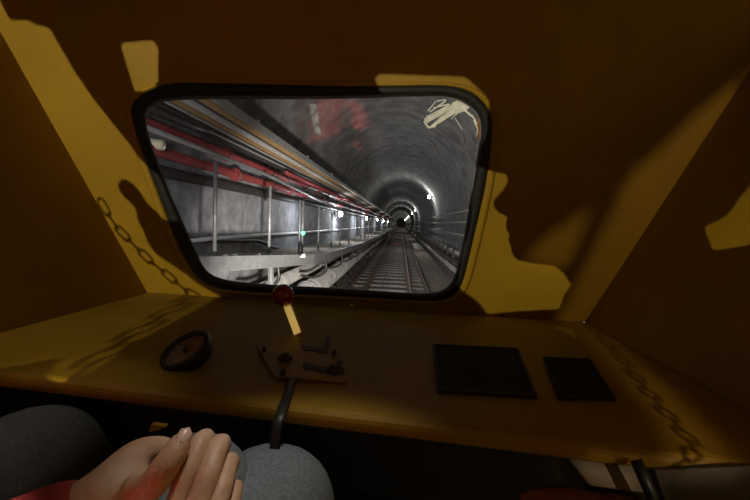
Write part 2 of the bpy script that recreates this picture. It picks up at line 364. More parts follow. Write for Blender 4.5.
# bent pipe and pale board below the console, seen at the bottom right
mb = MB(); yb = .60
mb.tube(chaikin([at(364, 432, yb), at(364, 462, yb-.02), at(378, 471, yb-.03), at(430, 480, yb-.06), at(560, 497, yb-.12), at(640, 506, yb-.14)], 3, False), .011, 12)
tag(build('bent_pipe', mb, PIPERED, smooth=True), 'thin reddish bent pipe running low beneath the console edge', 'pipe')
mb = MB(); PB = q = [at(566, 456, .47), at(634, 464, .46), at(648, 494, .44), at(590, 486, .45)]; mb.prism(q, (0, .012, -.004)); tag(build('pale_board', mb, PALE, bevel=.002), 'pale grey board showing under the right end of the console', 'board')
mb = MB(); mb.tube([at(636, 460, .435), at(658, 510, .41)], .006, 8); tag(build('brace_bar', mb, BLACK, smooth=True), 'black slanted brace bar crossing the pale board under the console', 'bar')
mb = MB(); GB = q = [at(655, 470, .44), at(760, 466, .42), at(770, 520, .40), at(670, 515, .42)]; mb.prism(q, (0, .012, -.004)); tag(build('grey_board', mb, mat('olive_board', (.12, .10, .07), .8, noise=.3, scale=15)), 'dim olive-grey board in the bottom right corner of the cab', 'board')
# ================================================================== THE TUNNEL
HR = -2.06                                   # top of rail
TC = -.10; TW = 2.85; CROWN = 3.75
Y0, Y1 = -.5, 260.0
def arch(grow_=0.0):
    pts = [(TC-TW+.55, -2.28), (TC-TW+.12, -1.5), (TC-TW-.03-grow_, -.6)]
    n = 36
    for k in range(n+1):
        a = PI-PI*k/n; pts.append((TC+math.cos(a)*(TW+.05+grow_), .35+math.sin(a)*(CROWN-.35+grow_)))
    pts += [(TC+TW+.03+grow_, -.6), (TC+TW-.12, -1.5), (TC+TW-.35, -2.28)]
    return pts
mb = MB(); loops = []; y = Y0
base = arch(); groove = arch(.007)
while y < Y1:
    st = 1.5 if y < 60 else 3.0
    loops += [[Vector((x, y, z)) for x, z in base], [Vector((x, y+st-.10, z)) for x, z in base], [Vector((x, y+st-.08, z)) for x, z in groove], [Vector((x, y+st-.02, z)) for x, z in groove]]; y += st
mb.rings(loops, closed=False); struct('tunnel_lining', mb, CONC)
mb = MB(); mb.rings([[Vector((x, y, z)) for y in (0, 260)] for x, z in ((-2.93, -1.6), (-2.885, -1.0), (-2.885, .55), (-2.87, 1.02), (-2.95, 1.08))], closed=False); struct('wall_tunnel_left', mb, CONCW)
mb = MB(); mb.box((TC-TW+.2, Y0, -2.5), (TC+TW-.2, Y1, -2.25)); struct('trackbed', mb, BED)
mb = MB(); mb.prism([(-3.4, Y1, -2.5), (3.4, Y1, -2.5), (3.4, Y1, 4), (-3.4, Y1, 4)], (0, .2, 0)); struct('wall_tunnel_end', mb, CONC)
def rail(name, x, h, wh, wf, lab, top=None, z0=HR, ys=8):
    t = thing(name, (x, ys, z0-h), lab, 'rail')
    m = MB(); prof = [(-wf, 0), (wf, 0), (wf, .02), (.012, .035), (.012, h-.04), (wh, h-.03), (wh, h-.004), (-wh, h-.004), (-wh, h-.03), (-.012, h-.04), (-.012, .035), (-wf, .02)]
    m.prism([(x+a, ys, z0-h+b) for a, b in prof], (0, 200, 0)); rbd = build('rail_body', m, RUST, t)
    m = MB(); m.box((x-wh*.8, ys, z0-.005), (x+wh*.8, ys+200, z0)); build('running_surface', m, top or RAILTOP, rbd)
    return t
rail('running_rail', -1.04, .16, .035, .07, 'left running rail of the track ahead')
rail('running_rail', .38, .16, .035, .07, 'right running rail of the track ahead')
rail('guard_rail', -1.62, .12, .03, .05, 'rusty outer rail left of the track beside the grey duct', RUST, HR-.03)
rail('guard_rail', .95, .12, .03, .05, 'rusty outer rail right of the track', RUST, HR-.03)
mb = MB(); mb.box((-1.40, 9.9, -2.25), (.78, 10.15, -2.222+.02)); mb.v = [Vector(p) for p in mb.v]
s0 = thing('sleeper', (-.33, 10.0, -2.25), 'worn grey sleeper across the track between the rails', 'sleeper', 'sleepers under the track')
mb = MB(); mb.box((-1.85, 9.87, -2.25), (1.15, 10.13, -2.205)); mb.box((-.92, 9.86, -2.21), (.26, 10.14, -2.14)); build('sleeper_block', mb, SLEEP, s0, bevel=.01)
far0 = copy_tree(s0); far0.location.y = 10.0+1.0*27
for x in (-1.04, .38):
    for ddx in (-.10, .10):
        mb = MB(); mb.box((x+ddx-.04, 9.95, -2.206), (x+ddx+.04, 10.05, -2.17)); build('rail_clip', mb, RUST, s0)
for i in range(1, 90):
    if i == 27: continue
    c = copy_tree(s0 if i < 27 else far0); c.location.y = 10.0+1.0*i
# grey pipes/ducts at the foot of the walkway
def pipe(name, pts, r, m, lab, cat='pipe', n=14, group=None): 
    b = MB(); b.tube(pts, r, n); return tag(build(name, b, m, smooth=True), lab, cat, group)
pipe('grey_duct', [(-2.14, 5, -1.70), (-2.14, 220, -1.70)], .26, DUCT, 'thick grey duct along the track bed below the walkway', 'duct', 20)
pipe('grey_duct', [(-2.55, 5, -1.35), (-2.55, 220, -1.35)], .15, DUCT, 'thinner grey duct behind the thick one below the walkway', 'duct', 18)
b0 = None
for i in range(22):
    y = 6.6+2.6*i
    if b0 is None:
        b0 = thing('duct_cradle', (-2.1, y, -2.25), 'dark curved cradle holding the grey duct off the trackbed', 'bracket', 'duct cradles')
        m = MB(); m.tube(chaikin([(-1.84, y, -2.25), (-1.84, y, -1.95), (-2.1, y, -1.96), (-2.36, y, -1.95), (-2.36, y, -2.25)], 2, False), .03, 8); build('cradle_foot', m, BLACK, b0, smooth=True)
        m = MB(); m.tube([(-2.14+.27*math.cos(a), y, -1.70+.27*math.sin(a)) for a in [PI*k/10*1.15-.25 for k in range(11)]], .022, 8); build('cradle_strap', m, GALV, b0, smooth=True)
    else:
        c = copy_tree(b0); c.location.y = y
# walkway with railing
def dz(y): return np.interp(y, [2, 4.6, 8.1, 16, 30, 220], [-.34, -.485, -.70, -.87, -.93, -.95])
def dx(y): return np.interp(y, [2, 4.5, 7.15, 9, 220], [-2.42, -2.00, -1.55, -1.55, -1.58])
ys = [3.2, 4.6, 5.8, 7.15, 8.1, 10, 12, 16, 22, 30, 60, 120, 220]
wk = thing('walkway', (-2.3, 3.2, -2.25), 'raised concrete walkway with a grey steel edge along the left tunnel wall', 'walkway')
mb = MB(); L1_ = [Vector((-3.0, y, dz(y))) for y in ys]; L2_ = [Vector((dx(y)-.02, y, dz(y))) for y in ys]; dn = Vector((0, 0, -.06))
mb.rings([[p+dn for p in L1_], L1_, L2_, [p+dn for p in L2_]], closed=False); build('walkway_deck', mb, WALKW, wk)
mb = MB(); o = Vector((.03, 0, 0)); u = Vector((0, 0, .03)); dn = Vector((0, 0, -.15))
mb.rings([[p+dn for p in L2_], [p+u for p in L2_], [p+u+o for p in L2_], [p+dn+o for p in L2_], [p+dn for p in L2_]], closed=False); build('edge_fascia', mb, GALV, wk)
for i, y in enumerate([5.75, 8.4, 10.8, 13.2, 15.6, 18, 20.4, 22.8, 25.2, 27.6, 30, 34, 38, 42, 46, 50]):
    x = dx(y); z = dz(y)-.15
    if i == 0:
        m = MB(); m.tube([(x-.1, y, z+.02), (x-.02, y-.05, -2.25)], .045, 8); build('support_strut', m, mat('strut_grey', (.12, .125, .13), .7, noise=.2), wk)
    m = MB(); m.tube(chaikin([(x-.05, y+.2, z), (x-.02, y+.2, z-.25), (x-.3, y+.2, z-.4), (x-.6, y+.2, z-.35)], 2, False), .028, 8); build('curved_arm', m, BLACK, wk, smooth=True)
# small clutter on the deck edge
for i, (px, py) in enumerate([(225, 258), (234.5, 257), (257.5, 257.3), (284, 256.5), (303, 256.8), (309, 255.5)]):
    v = ray(px, py); yy = 5+.4*i
    for _ in range(30): yy = float(dz(yy))/ (v.z/v.y)
    p = v*(yy/v.y)
    m = MB(); m.add([p+Vector((-.05, -.04, -.01)), p+Vector((.05, -.05, -.01)), p+Vector((.04, .06, -.01)), p+Vector((-.04, .05, -.01)), p+Vector((-.015, 0, .04)), p+Vector((.03, .01, .05))], [(0, 3, 2, 1), (0, 1, 5, 4), (1, 2, 5), (2, 3, 4, 5), (3, 0, 4)])
    tag(build('rubble_chip', m, STRIPE), 'small pale chip lying on the walkway edge', 'chip', 'pale chips on the walkway edge')
rl = thing('walkway_railing', (-2.1, 3, dz(3)), 'thin grey steel posts and rail standing along the walkway', 'railing')
for y in [4.57, 6.3, 8.1, 8.35, 10, 11.9, 13.6, 15.9, 18, 20.5, 23, 25.5, 28, 31, 34, 37, 40, 44, 48, 52, 56, 60]:
    x = np.interp(y, [4.5, 6.3, 8.1, 20], [-2.18, -2.10, -2.07, -2.05]); h = 1.11 if y < 12 else 1.15
    m = MB(); m.tube([(x, y, dz(y)), (x, y, dz(y)+h)], .023 if y < 15 else .028, 10); m.tube([(x, y, dz(y)), (x, y, dz(y)+.012)], .05, 10); m.ball((x, y, dz(y)+.52), .03, 10, 8)
    build('railing_post', m, GALV, rl, smooth=True)
m = MB(); m.tube([(-2.35, 2.5, .79), (-2.33, 6.5, .76), (-2.22, 9, .62), (-2.12, 16, .30), (-2.08, 30, .22), (-2.08, 200, .2)], .027, 12); build('top_rail', m, GALV, rl, smooth=True)
pipe('wall_handrail', [(-2.83, 3, -.33), (-2.83, 12, -.35), (-2.86, 20, -.38), (-2.86, 200, -.42)], .034, mat('bright_rail', (.85, .87, .92), .4, noise=.15, scale=4), 'bright horizontal handrail fixed low on the left tunnel wall', 'handrail')
pipe('sagging_cable', chaikin([(-2.86, 4.2, -.25), (-2.84, 5.4, -.33), (-2.82, 6.8, -.40), (-2.82, 7.8, -.43), (-2.80, 8.6, -.62), (-2.80, 9.0, -.66)], 2, False), .035, BLKC, 'black cable sagging below the handrail on the left wall', 'cable')
# services on the left wall
pipe('red_pipe', [(-2.74, 2.2, .95), (-2.74, 12, .99), (-2.72, 200, 1.0)], .062, RED, 'upper of the two red pipes on the left tunnel wall', 'pipe', 16)
pipe('red_pipe', [(-2.74, 2.2, .70), (-2.74, 12, .70), (-2.72, 200, .70)], .062, RED, 'lower of the two red pipes on the left tunnel wall', 'pipe', 16)
pipe('red_pipe', [(-2.5, 8.5, 1.0), (-2.5, 120, .95)], .04, RED, 'thin red pipe starting beyond the railing, in front of the two thick ones', 'pipe')
for (y, z) in ((6.1, .965), (6.45, .70), (9.3, .98), (9.7, .70), (13, .99)):
    m = MB(); m.tube([(-2.74, y-.10, z), (-2.74, y-.10, z), (-2.74, y+.10, z)], .085, 14); m.tube([(-2.74, y-.03, z), (-2.74, y+.03, z)], .11, 8); tag(build('pipe_coupling', m, RED, smooth=False), 'red bolted coupling joining a red pipe on the left wall', 'coupling', 'red pipe couplings')
pipe('black_pipe', [(-2.80, 2.2, .50), (-2.80, 12, .50), (-2.82, 200, .48)], .07, BLKC, 'black pipe beneath the red pipes on the left wall', 'pipe')
pipe('tan_cable', [(-2.46, 2, 1.23), (-2.46, 200, 1.22)], .048, TAN, 'left of two thick tan cables under the cable tray', 'cable')
pipe('tan_cable', [(-2.165, 2, 1.25), (-2.17, 200, 1.24)], .045, TAN, 'right of two thick tan cables under the cable tray', 'cable')
pipe('grey_cable', [(-2.355, 2, 1.24), (-2.355, 200, 1.22)], .042, GREYC, 'grey cable running between the two tan cables', 'cable')
pipe('black_cable', [(-2.26, 2, 1.27), (-2.26, 200, 1.25)], .04, BLKC, 'black cable running beside the right tan cable', 'cable')
for i, (x, z, lab) in enumerate([(-2.60, 1.16, 'thin black cable nearest the tan cables'), (-2.66, 1.12, 'thin black cable in the middle of the left bundle'), (-2.72, 1.105, 'thin black cable lowest in the left bundle, above the red pipes')]):
    pipe('thin_cable', [(x, 2, z), (x, 200, z)], .018, BLKC, lab, 'cable')
for x, z, lab in [(-2.56, 1.20, 'thin grey cable left of the tan cables'), (-2.635, 1.15, 'thin grey cable between black ones above the red pipes')]:
    pipe('thin_cable', [(x, 2, z), (x, 200, z)], .014, GREYC, lab, 'cable')
m = MB(); m.tube([(-2.68, 2.6, 1.12), (-2.68, 4.0, 1.12), (-2.66, 4.9, 1.13), (-2.64, 5.3, 1.14)], [.075, .075, .06, .02], 12); tag(build('cable_splice', m, BLKC, smooth=True), 'bulky black splice sleeve on the upper left cables', 'sleeve')
tr = thing('cable_tray', (-2.3, 2, 1.28), 'grey steel cable tray above the tan cables, along the left wall', 'tray')
m = MB(); m.box((-2.095, 2, 1.24), (-2.05, 200, 1.34)); build('tray_rail', m, GREYC, tr)
m = MB(); m.box((-2.56, 2, 1.26), (-2.53, 200, 1.34)); build('tray_rail', m, GREYC, tr)
m = MB(); m.box((-2.53, 2, 1.325), (-2.095, 200, 1.335)); build('tray_bed', m, GREYC, tr)
for i in range(26):
    y = 5.6+3.0*i; m = MB(); m.box((-2.78, y, 1.345), (-2.05, y+.05, 1.38)); build('tray_arm', m, GALV, tr)
wb = None
for i in range(24):
    y = 8.3+3.1*i
    if wb is None:
        wb = thing('pipe_bracket', (-2.86, y, .4), 'dark wall bracket clamping the red pipes to the left wall', 'bracket', 'pipe brackets')
        m = MB(); m.box((-2.90, y-.03, .38), (-2.83, y+.03, 1.15)); m.box((-2.86, y-.03, .58), (-2.62, y+.03, .62)); m.box((-2.86, y-.03, .84), (-2.62, y+.03, .875)); build('bracket_frame', m, BLACK, wb)
        m = MB()
        for z in (.70, .985): m.tube([(-2.74+.085*math.cos(a), y, z+.085*math.sin(a)) for a in [2*PI*k/14 for k in range(15)]], .016, 6)
        build('pipe_clamp', m, BLACK, wb)
    else:
        c = copy_tree(wb); c.location.y = y
# cream round end at the left edge
tag(pipe('cream_cap', [at(143, 142, 4.25), at(163, 145.5, 4.25)], .055, CREAM, 'cream rounded cap at the left edge of the view, between the red pipes', 'cap'), kind=None)
# services on the right wall
for z, x, r, lab in [(.66, 2.66, .045, 'highest of three cables on the right tunnel wall'), (.20, 2.70, .05, 'middle of three cables on the right tunnel wall'), (-.36, 2.66, .05, 'lowest of three cables on the right tunnel wall')]:
    pipe('wall_cable', [(x, 4, z), (x, 220, z)], r, GREYC, lab, 'cable')
for z, x, r, m_, lab in [(-1.15, 2.50, .09, DUCT, 'uppermost grey pipe low on the right wall'), (-1.45, 2.42, .09, BLKC, 'dark pipe between two grey pipes low on the right wall'), (-1.80, 2.30, .11, DUCT, 'grey pipe at the foot of the right wall')]:
    pipe('floor_pipe', [(x, 5, z), (x, 220, z)], r, m_, lab)
rb0 = None
for i in range(26):
    y = 9.0+2.2*i
    if rb0 is None:
        rb0 = tag(build('pipe_hanger', MB().box((2.30, y-.04, -2.2), (2.62, y+.04, -1.02)), BLACK), 'dark upright hanger holding the pipes at the foot of the right wall', 'bracket', 'pipe hangers')
    else:
        c = copy_tree(rb0); c.location.y = y
m = MB(); m.prism([(1.35, 36, -2.25), (2.15, 37, -2.25), (2.05, 46, -2.25), (1.30, 45, -2.25)], (0, 0, .12)); tag(build('pale_slab', m, STRIPE, bevel=.02), 'pale slab lying on the trackbed right of the rails', 'slab')
m = MB(); m.box((-.75, 41, -2.14), (-.15, 41.3, -1.98)); tag(build('track_marker', m, REDG), 'small red marker lying between the rails far ahead', 'marker')
g = at(303, 233, 8.2); m = MB(); m.ball(g, .045, 14, 10); tag(build('signal_lamp', m, GREENG, smooth=True), 'small glowing green lamp beside a railing post', 'lamp')
# lamps
LIGHTS = []
def lamp(name, p, power, col, rad=.08):
    l = bpy.data.lights.new(name, 'POINT'); l.energy = power; l.color = col; l.shadow_soft_size = rad
    o = bpy.data.objects.new(name, l); C.objects.link(o); o.location = p; return o
def tunnel_lamp(p, side_, lab, group):
    p = Vector(p); t = thing('tunnel_lamp', p, lab, 'lamp', group)
    m = MB(); m.box((p.x+side_*.10-.05, p.y-.14, p.z-.10), (p.x+side_*.10+.05, p.y+.14, p.z+.10)); lh = build('lamp_housing', m, GALV, t, bevel=.01)
    m = MB(); m.ball(p, .16, 16, 10, (.6, 1, .85)); build('lamp_lens', m, GLOW, lh, smooth=True); return t
RL = [35, 70, 92, 132, 150, 172, 198, 228, 262]
for i, y in enumerate(RL):
    tunnel_lamp((2.10, y*.9, 2.2), 1, ['nearest glowing lamp high on the right tunnel wall', 'second glowing lamp along the right tunnel wall', 'third glowing lamp along the right tunnel wall'][i] if i < 3 else 'distant glowing lamp in the line along the right tunnel wall', 'right wall lamps')
    lamp('right_lamp_light', (1.86, y*.9, 2.15), 170 if i < 6 else 260, (1, .97, .92))
LLp = [17.2, 30, 44, 60, 80]
for i, y in enumerate(LLp):
    tunnel_lamp((-2.62, y, .33), -1, ['nearest glowing lamp on the left wall above the walkway', 'second glowing lamp on the left wall above the walkway'][i] if i < 2 else 'distant glowing lamp above the left walkway', 'left wall lamps')
    lamp('left_lamp_light', (-2.30, y, .30), 70 if i else 90, (.92, .95, 1))
lamp('near_fill_light', (-1.30, .85, .35), 130, (.96, .97, 1), .12)  # unseen fill added to brighten the near left wall
lamp('near_fill_light', (-1.05, .55, 1.5), 34, (1, .98, .95), .12)  # weak unseen fill added for the crown and cable tray
lamp('walkway_lamp_light', (-2.25, 10.5, .15), 32, (.9, .94, 1), .12)
lamp('walkway_lamp_light', (-2.25, 24, .15), 60, (.9, .94, 1), .12)
def spot(name, p, tgt, power, ang, col, rad=.05, blend=.5):
    l = bpy.data.lights.new(name, 'SPOT'); l.energy = power; l.spot_size = math.radians(ang); l.spot_blend = blend; l.color = col; l.shadow_soft_size = rad
    o = bpy.data.objects.new(name, l); C.objects.link(o); o.location = p
    o.rotation_euler = (Vector(tgt)-Vector(p)).to_track_quat('-Z', 'Y').to_euler(); return o
spot('head_lamp', (-.15, 1.65, -.9), (-.6, 20, -1.6), 3600, 80, (1, .90, .80), .1, .8)
# ================================================================== LIGHT INSIDE THE CAB, AND THE FIGURES AND ADDED MASKS THAT SHADE IT
def wall_x(z, left): return (BL.x+(TL.x-BL.x)*(z-BL.z)/(TL.z-BL.z) if z > BL.z else BL.x) if left else (BR.x+(TR.x-BR.x)*(z-BR.z)/(TR.z-BR.z) if z > BR.z else BR.x)
SRC = Vector((wall_x(.2, True)+.007, -1.5, .20))
spot('cab_lamp', SRC, (.30, 1.0, .0), 128, 92, (1, .94, .68), .003, .55)
SRC2 = Vector((wall_x(.24, False)-.006, -.45, .24))
def proj(p, yo, S=None):
    S = S or SRC; return S+(p-S)*((yo-S.y)/(p.y-S.y))
LIT_A = [fw(-60, 22), fw(48, 26), fw(75, 72), fw(110, 124), fw(142, 160), fw(200, 205), fw(190, 222), fw(167, 221), fw(147, 203), fw(138, 188), fw(125, 178), fw(117, 181), fw(120, 193), fw(135, 207), fw(138, 222), fw(144, 231), fw(146, 240), fw(153, 250), fw(163, 267), fw(173, 280), fw(189, 291), con(205, 300), con(185, 316), con(150, 334), con(110, 358), con(66, 388), con(40, 384), con(62, 358), con(5, 368), con(-90, 374), con(-160, 378), Vector((BL.x-.12, 0.6, .1))]
LIT_B = [fw(120, 43), fw(158, 40), fw(158, 92), fw(135, 92)]
LIT_C = [fw(470, 165), fw(494, 172), fw(506, 174), fw(508, 181), fw(503, 190), fw(494, 200), fw(493.5, 207), fw(499, 213), fw(507.5, 217), fw(505.5, 224), fw(506.5, 231), fw(510, 234.5), fw(508, 240), fw(510.5, 246), fw(512, 254), fw(517, 260), fw(530, 263), fw(555, 266), fw(564, 274), fw(571, 285), fw(564, 295), fw(559, 309), fw(520, 311), fw(487, 314), fw(480, 303), fw(463, 291), fw(455, 280)]
LIT_E = [fw(372, 74), fw(466, 77), fw(490, 100), fw(489, 130), fw(484, 150), fw(470, 125), fw(440, 135), fw(420, 130), fw(385, 97)]
LIT_D = [rw(704, 226), rw(716, 222), rw(729, 214), rw(741, 196), rw(765, 170), rw(765, 240), rw(748, 245), rw(713, 251)]
LIT_F = [kc+sd*.024-ss*.010, kc+sd*.024+ss*.010, kb+ss*.010+sd*.01, kb-ss*.010+sd*.01]
LITS = [LIT_A, LIT_B, LIT_C, LIT_E, LIT_D, LIT_F]
def sdf(P, poly):
    A = np.array(poly); B = np.roll(A, -1, 0); d = np.full(len(P), 1e9); ins = np.zeros(len(P), bool)
    for a, b in zip(A, B):
        ab = b-a; t = np.clip(((P-a)@ab)/max(ab@ab, 1e-12), 0, 1); q = a+t[:, None]*ab
        d = np.minimum(d, np.hypot(*(P-q).T))
        c = ((a[1] > P[:, 1]) != (b[1] > P[:, 1])); xx = (b[0]-a[0])*(P[:, 1]-a[1])/((b[1]-a[1]) if abs(b[1]-a[1]) > 1e-12 else 1e-12)+a[0]
        ins ^= c & (P[:, 0] < xx)
    return np.where(ins, -d, d)
def figure(yo, outline, lits, res, depth, wid, S=None):
    """a rounded solid standing at depth yo whose outline leaves the given patches of the front wall in the lamp's light"""
    outline = [(x, min(max(z, ZF+.02), ZT-.02)) for x, z in outline]; outline = [(min(max(x, wall_x(z, True)+.02), wall_x(z, False)-(.02 if S is None else -.05)), z) for x, z in outline]
    O = np.array([(p[0], p[1]) for p in outline]); x0, z0 = O.min(0)-res*2; x1, z1 = O.max(0)+res*2
    xs = np.arange(x0, x1, res); zs = np.arange(z0, z1, res); gx, gz = np.meshgrid(xs, zs); P = np.stack([gx.ravel(), gz.ravel()], 1)
    f_ = -sdf(P, O)
    for l in lits: f_ = np.minimum(f_, sdf(P, [(proj(p, yo, S).x, proj(p, yo, S).z) for p in l]))
    f_ = f_.reshape(gx.shape); m = MB(); ids = {}
    def vert(key, x, z, h, s):
        k = (key, s if h > 0 else 0)
        if k not in ids: ids[k] = len(m.v); p_ = Vector((x, yo, z)); m.v.append(p_+(p_-(S or SRC)).normalized()*(s*h))
        return ids[k]
    H = lambda d: depth*math.sqrt(max(0., 1-(1-min(1, d/wid))**2))
    for j in range(len(zs)-1):
        for i in range(len(xs)-1):
            cs = [(i, j), (i+1, j), (i+1, j+1), (i, j+1)]; vals = [f_[b, a] for a, b in cs]
            if max(vals) <= 0: continue
            for s in (1, -1):
                fc = []
                for k in range(4):
                    (a, b), va = cs[k], vals[k]; (a2, b2), vb = cs[(k+1) % 4], vals[(k+1) % 4]
                    if va > 0: fc.append(vert((a, b), xs[a], zs[b], H(va), s))
                    if (va > 0) != (vb > 0):
                        t = va/(va-vb); fc.append(vert(tuple(sorted(((a, b), (a2, b2)))), xs[a]+t*(xs[a2]-xs[a]), zs[b]+t*(zs[b2]-zs[b]), 0, 0))
                if len(fc) >= 3: m.f.append(tuple(fc if s < 0 else fc[::-1]))
    return m
# door chains hanging between the lamps and the front wall; their shadows fall in the corners
def link_mesh(p, q, nrm, w_, r):
    d_ = (q-p); L = d_.length; d_.normalize(); sd_ = d_.cross(nrm).normalized(); c = (p+q)/2; h = L/2+r; pts = []
    for k in range(20):
        a = 2*PI*k/20; cx, sx = math.cos(a), math.sin(a)
        pts.append(c+d_*((h-w_)*(1 if cx > 0 else -1)+w_*cx)+sd_*w_*sx)
    m = MB(); m.tube(pts+[pts[0], pts[1]], r, 6, cap=False); return m
def hang_chain(path, yo, S, pitch, w_, r, lab):
    P = [proj(p, yo, S) for p in path]; L = sum((b-a).length for a, b in zip(P[:-1], P[1:])); n = max(2, int(L/pitch)); pts = []
    for i in range(n+1):
        d_ = L*i/n; k = 0
        while k < len(P)-2 and d_ > (P[k+1]-P[k]).length: d_ -= (P[k+1]-P[k]).length; k += 1
        pts.append(P[k].lerp(P[k+1], min(1, d_/(P[k+1]-P[k]).length)))
    t = thing('door_chain', pts[0], lab, 'chain')
    for i in range(n):
        v = ((pts[i]+pts[i+1])/2-S).normalized(); d_ = (pts[i+1]-pts[i]).normalized()
        nrm = v if i % 2 == 0 else d_.cross(v).normalized()
        build('chain_link', link_mesh(pts[i], pts[i+1], nrm, w_, r), BLACK, t, smooth=True)
hang_chain([fw(100, 200), fw(112, 222), fw(125, 236), fw(150, 261), fw(170, 277), fw(191, 295), con(188, 299), con(150, 324), con(120, 343), con(76, 376)], -.40, SRC, .0160, .0044, .0015, 'steel door chain hanging at the left of the cab, outside the view')
hang_chain([con(590, 326), con(600, 337), con(622, 360), con(645, 388), con(668, 415), con(690, 440), con(700, 470)], -.15, SRC2, .0068, .0016, .0006, 'steel door chain hanging at the right of the cab, outside the view')
# --- person in the red jacket: hands round a knee, the other knee beside it
pa = thing('person', (-.33, -.2, -1.0), 'seated person in red jacket and grey-blue jeans, hands clasped round one knee', 'person')
N = {}; E_ = []
def chain(pre, lst, start=None):
    prev = start
    for i, (p, r) in enumerate(lst):
        k = '%s%d' % (pre, i); N[k] = (Vector(p), r)
        if prev: E_.append((prev, k))
        prev = k
    return prev
TX = -.435
N['pelvis'] = (Vector((TX, -.16, -.60)), .10)
sp = chain('sp', [((TX, -.15, -.42), .09), ((TX, -.14, -.22), .09), ((TX, -.14, -.13), .06)], 'pelvis')
chain('neck', [((TX+.06, -.14, -.09), .042), ((TX+.085, -.13, .0), .042), ((TX+.075, -.115, .07), (.060, .082)), ((TX+.06, -.125, .14), (.062, .08)), ((TX+.06, -.13, .18), .035)], sp)
# right arm
wr_ = chain('ra', [((TX+.15, -.13, -.15), .045), ((TX+.22, -.01, -.36), .038), (at(190, 640, .235), .030), (at(187, 560, .25), (.030, .022))], sp)
pr = chain('rp', [(at(193, 525, .268), (.032, .016))], wr_)
chain('ri', [(at(176, 505, .270), .0098), (at(188, 472, .282), .0092), (at(200, 444, .300), .0092), (at(206, 437, .318), .0083), (at(207, 447, .335), .007)], pr)
chain('rm', [(at(197, 508, .268), .0100), (at(209, 474, .284), .0094), (at(217, 448, .304), .0094), (at(222, 442, .322), .0083), (at(223, 452, .338), .007)], pr)
chain('rr', [(at(214, 512, .270), .0092), (at(223, 484, .288), .0088), (at(228, 463, .308), .0086), (at(231, 460, .322), .0078), (at(231, 470, .335), .0066)], pr)
chain('rk', [(at(226, 520, .275), .0082), (at(232, 500, .292), .0076), (at(235, 487, .304), .0072), (at(236, 490, .318), .0064)], pr)
# left arm, its thumb lying over the right hand
wl_ = chain('la', [((TX-.14, -.13, -.17), .045), ((TX-.12, .16, -.37), .036), (Vector((TX-.12, .16, -.37)).lerp(at(95, 512, .255), .6), .030), (at(95, 512, .255), (.026, .024))], sp)
pl = chain('lp', [(at(124, 478, .285), (.019, .017)), ], wl_)
chain('lk', [(at(135, 448, .300), .0155), (at(156, 450, .312), .0130), (at(174, 452, .320), .0105)], pl)
chain('lt', [(at(149, 492, .268), .0120), (at(163, 470, .268), .0110), (at(176, 451, .278), .0098), (at(186, 434, .290), .0078)], pl)
# legs inside the trousers
chain('rl', [((TX+.09, -.12, -.58), .07), (at(278, 470, .46)+Vector((0, 0, -.02)), .045), ((-.13, .55, -.92), .035)], 'pelvis')
chain('ll', [((TX-.09, -.12, -.58), .07), (at(196, 462, .40)+Vector((0, 0, -.02)), .040), ((-.20, .52, -.75), .035)], 'pelvis')
bod = skin('body', N, E_, SKIN, pa, 'pelvis', 3)
# nail on the thumb
tn = (at(186, 434, .290)-at(176, 451, .278)).normalized(); npos = at(185, 435, .2825); nv = (-npos).normalized()
nv = (nv-nv.dot(tn)*tn).normalized(); ns = tn.cross(nv); mb = MB(); rows = []
for i in range(7):
    u_ = -1+2*i/6; row = []
    for j in range(9):
        a = -1+2*j/8; w_ = .0052*math.sqrt(max(.06, 1-abs(u_)**4)); row.append(npos+tn*u_*.0068+ns*a*w_+nv*(.0006-.0024*a*a-.0012*max(0, u_)**2))
    rows.append(row)
mb.rings(rows, closed=False); o = build('thumb_nail', mb, NAIL, bod, smooth=True); o.modifiers.new('sol', 'SOLIDIFY').thickness = .0008; tag(o, 'glossy thumb nail')
# trousers
def legs(par, m, rk, lk, hips, feet, rad=(.10, .082, .074, .05), lrad=None):
    N2 = {'h': (hips[2], .13)}; E2 = []
    for s, kn, hp, ft in (('r', rk, hips[0], feet[0]), ('l', lk, hips[1], feet[1])):
        th = hp.lerp(kn, .55); R = lrad if (lrad and s == 'l') else rad
        N2[s+'0'] = (hp, R[0]); N2[s+'1'] = (th, R[1]); N2[s+'2'] = (kn, R[2]); N2[s+'3'] = (kn.lerp(ft, .25)+Vector((0, .01, 0)), R[2]*.95); N2[s+'4'] = (ft, R[3])
        E2 += [('h', s+'0'), (s+'0', s+'1'), (s+'1', s+'2'), (s+'2', s+'3'), (s+'3', s+'4')]
    return skin('jeans', N2, E2, m, par, 'h', 3)
legs(pa, JEAN, at(280, 474, .44), at(204, 464, .39), (Vector((TX+.09, -.12, -.60)), Vector((TX-.09, -.12, -.60)), Vector((TX, -.17, -.62))), (Vector((-.14, .56, -.93)), Vector((-.22, .55, -.78))), lrad=(.09, .060, .060, .045))
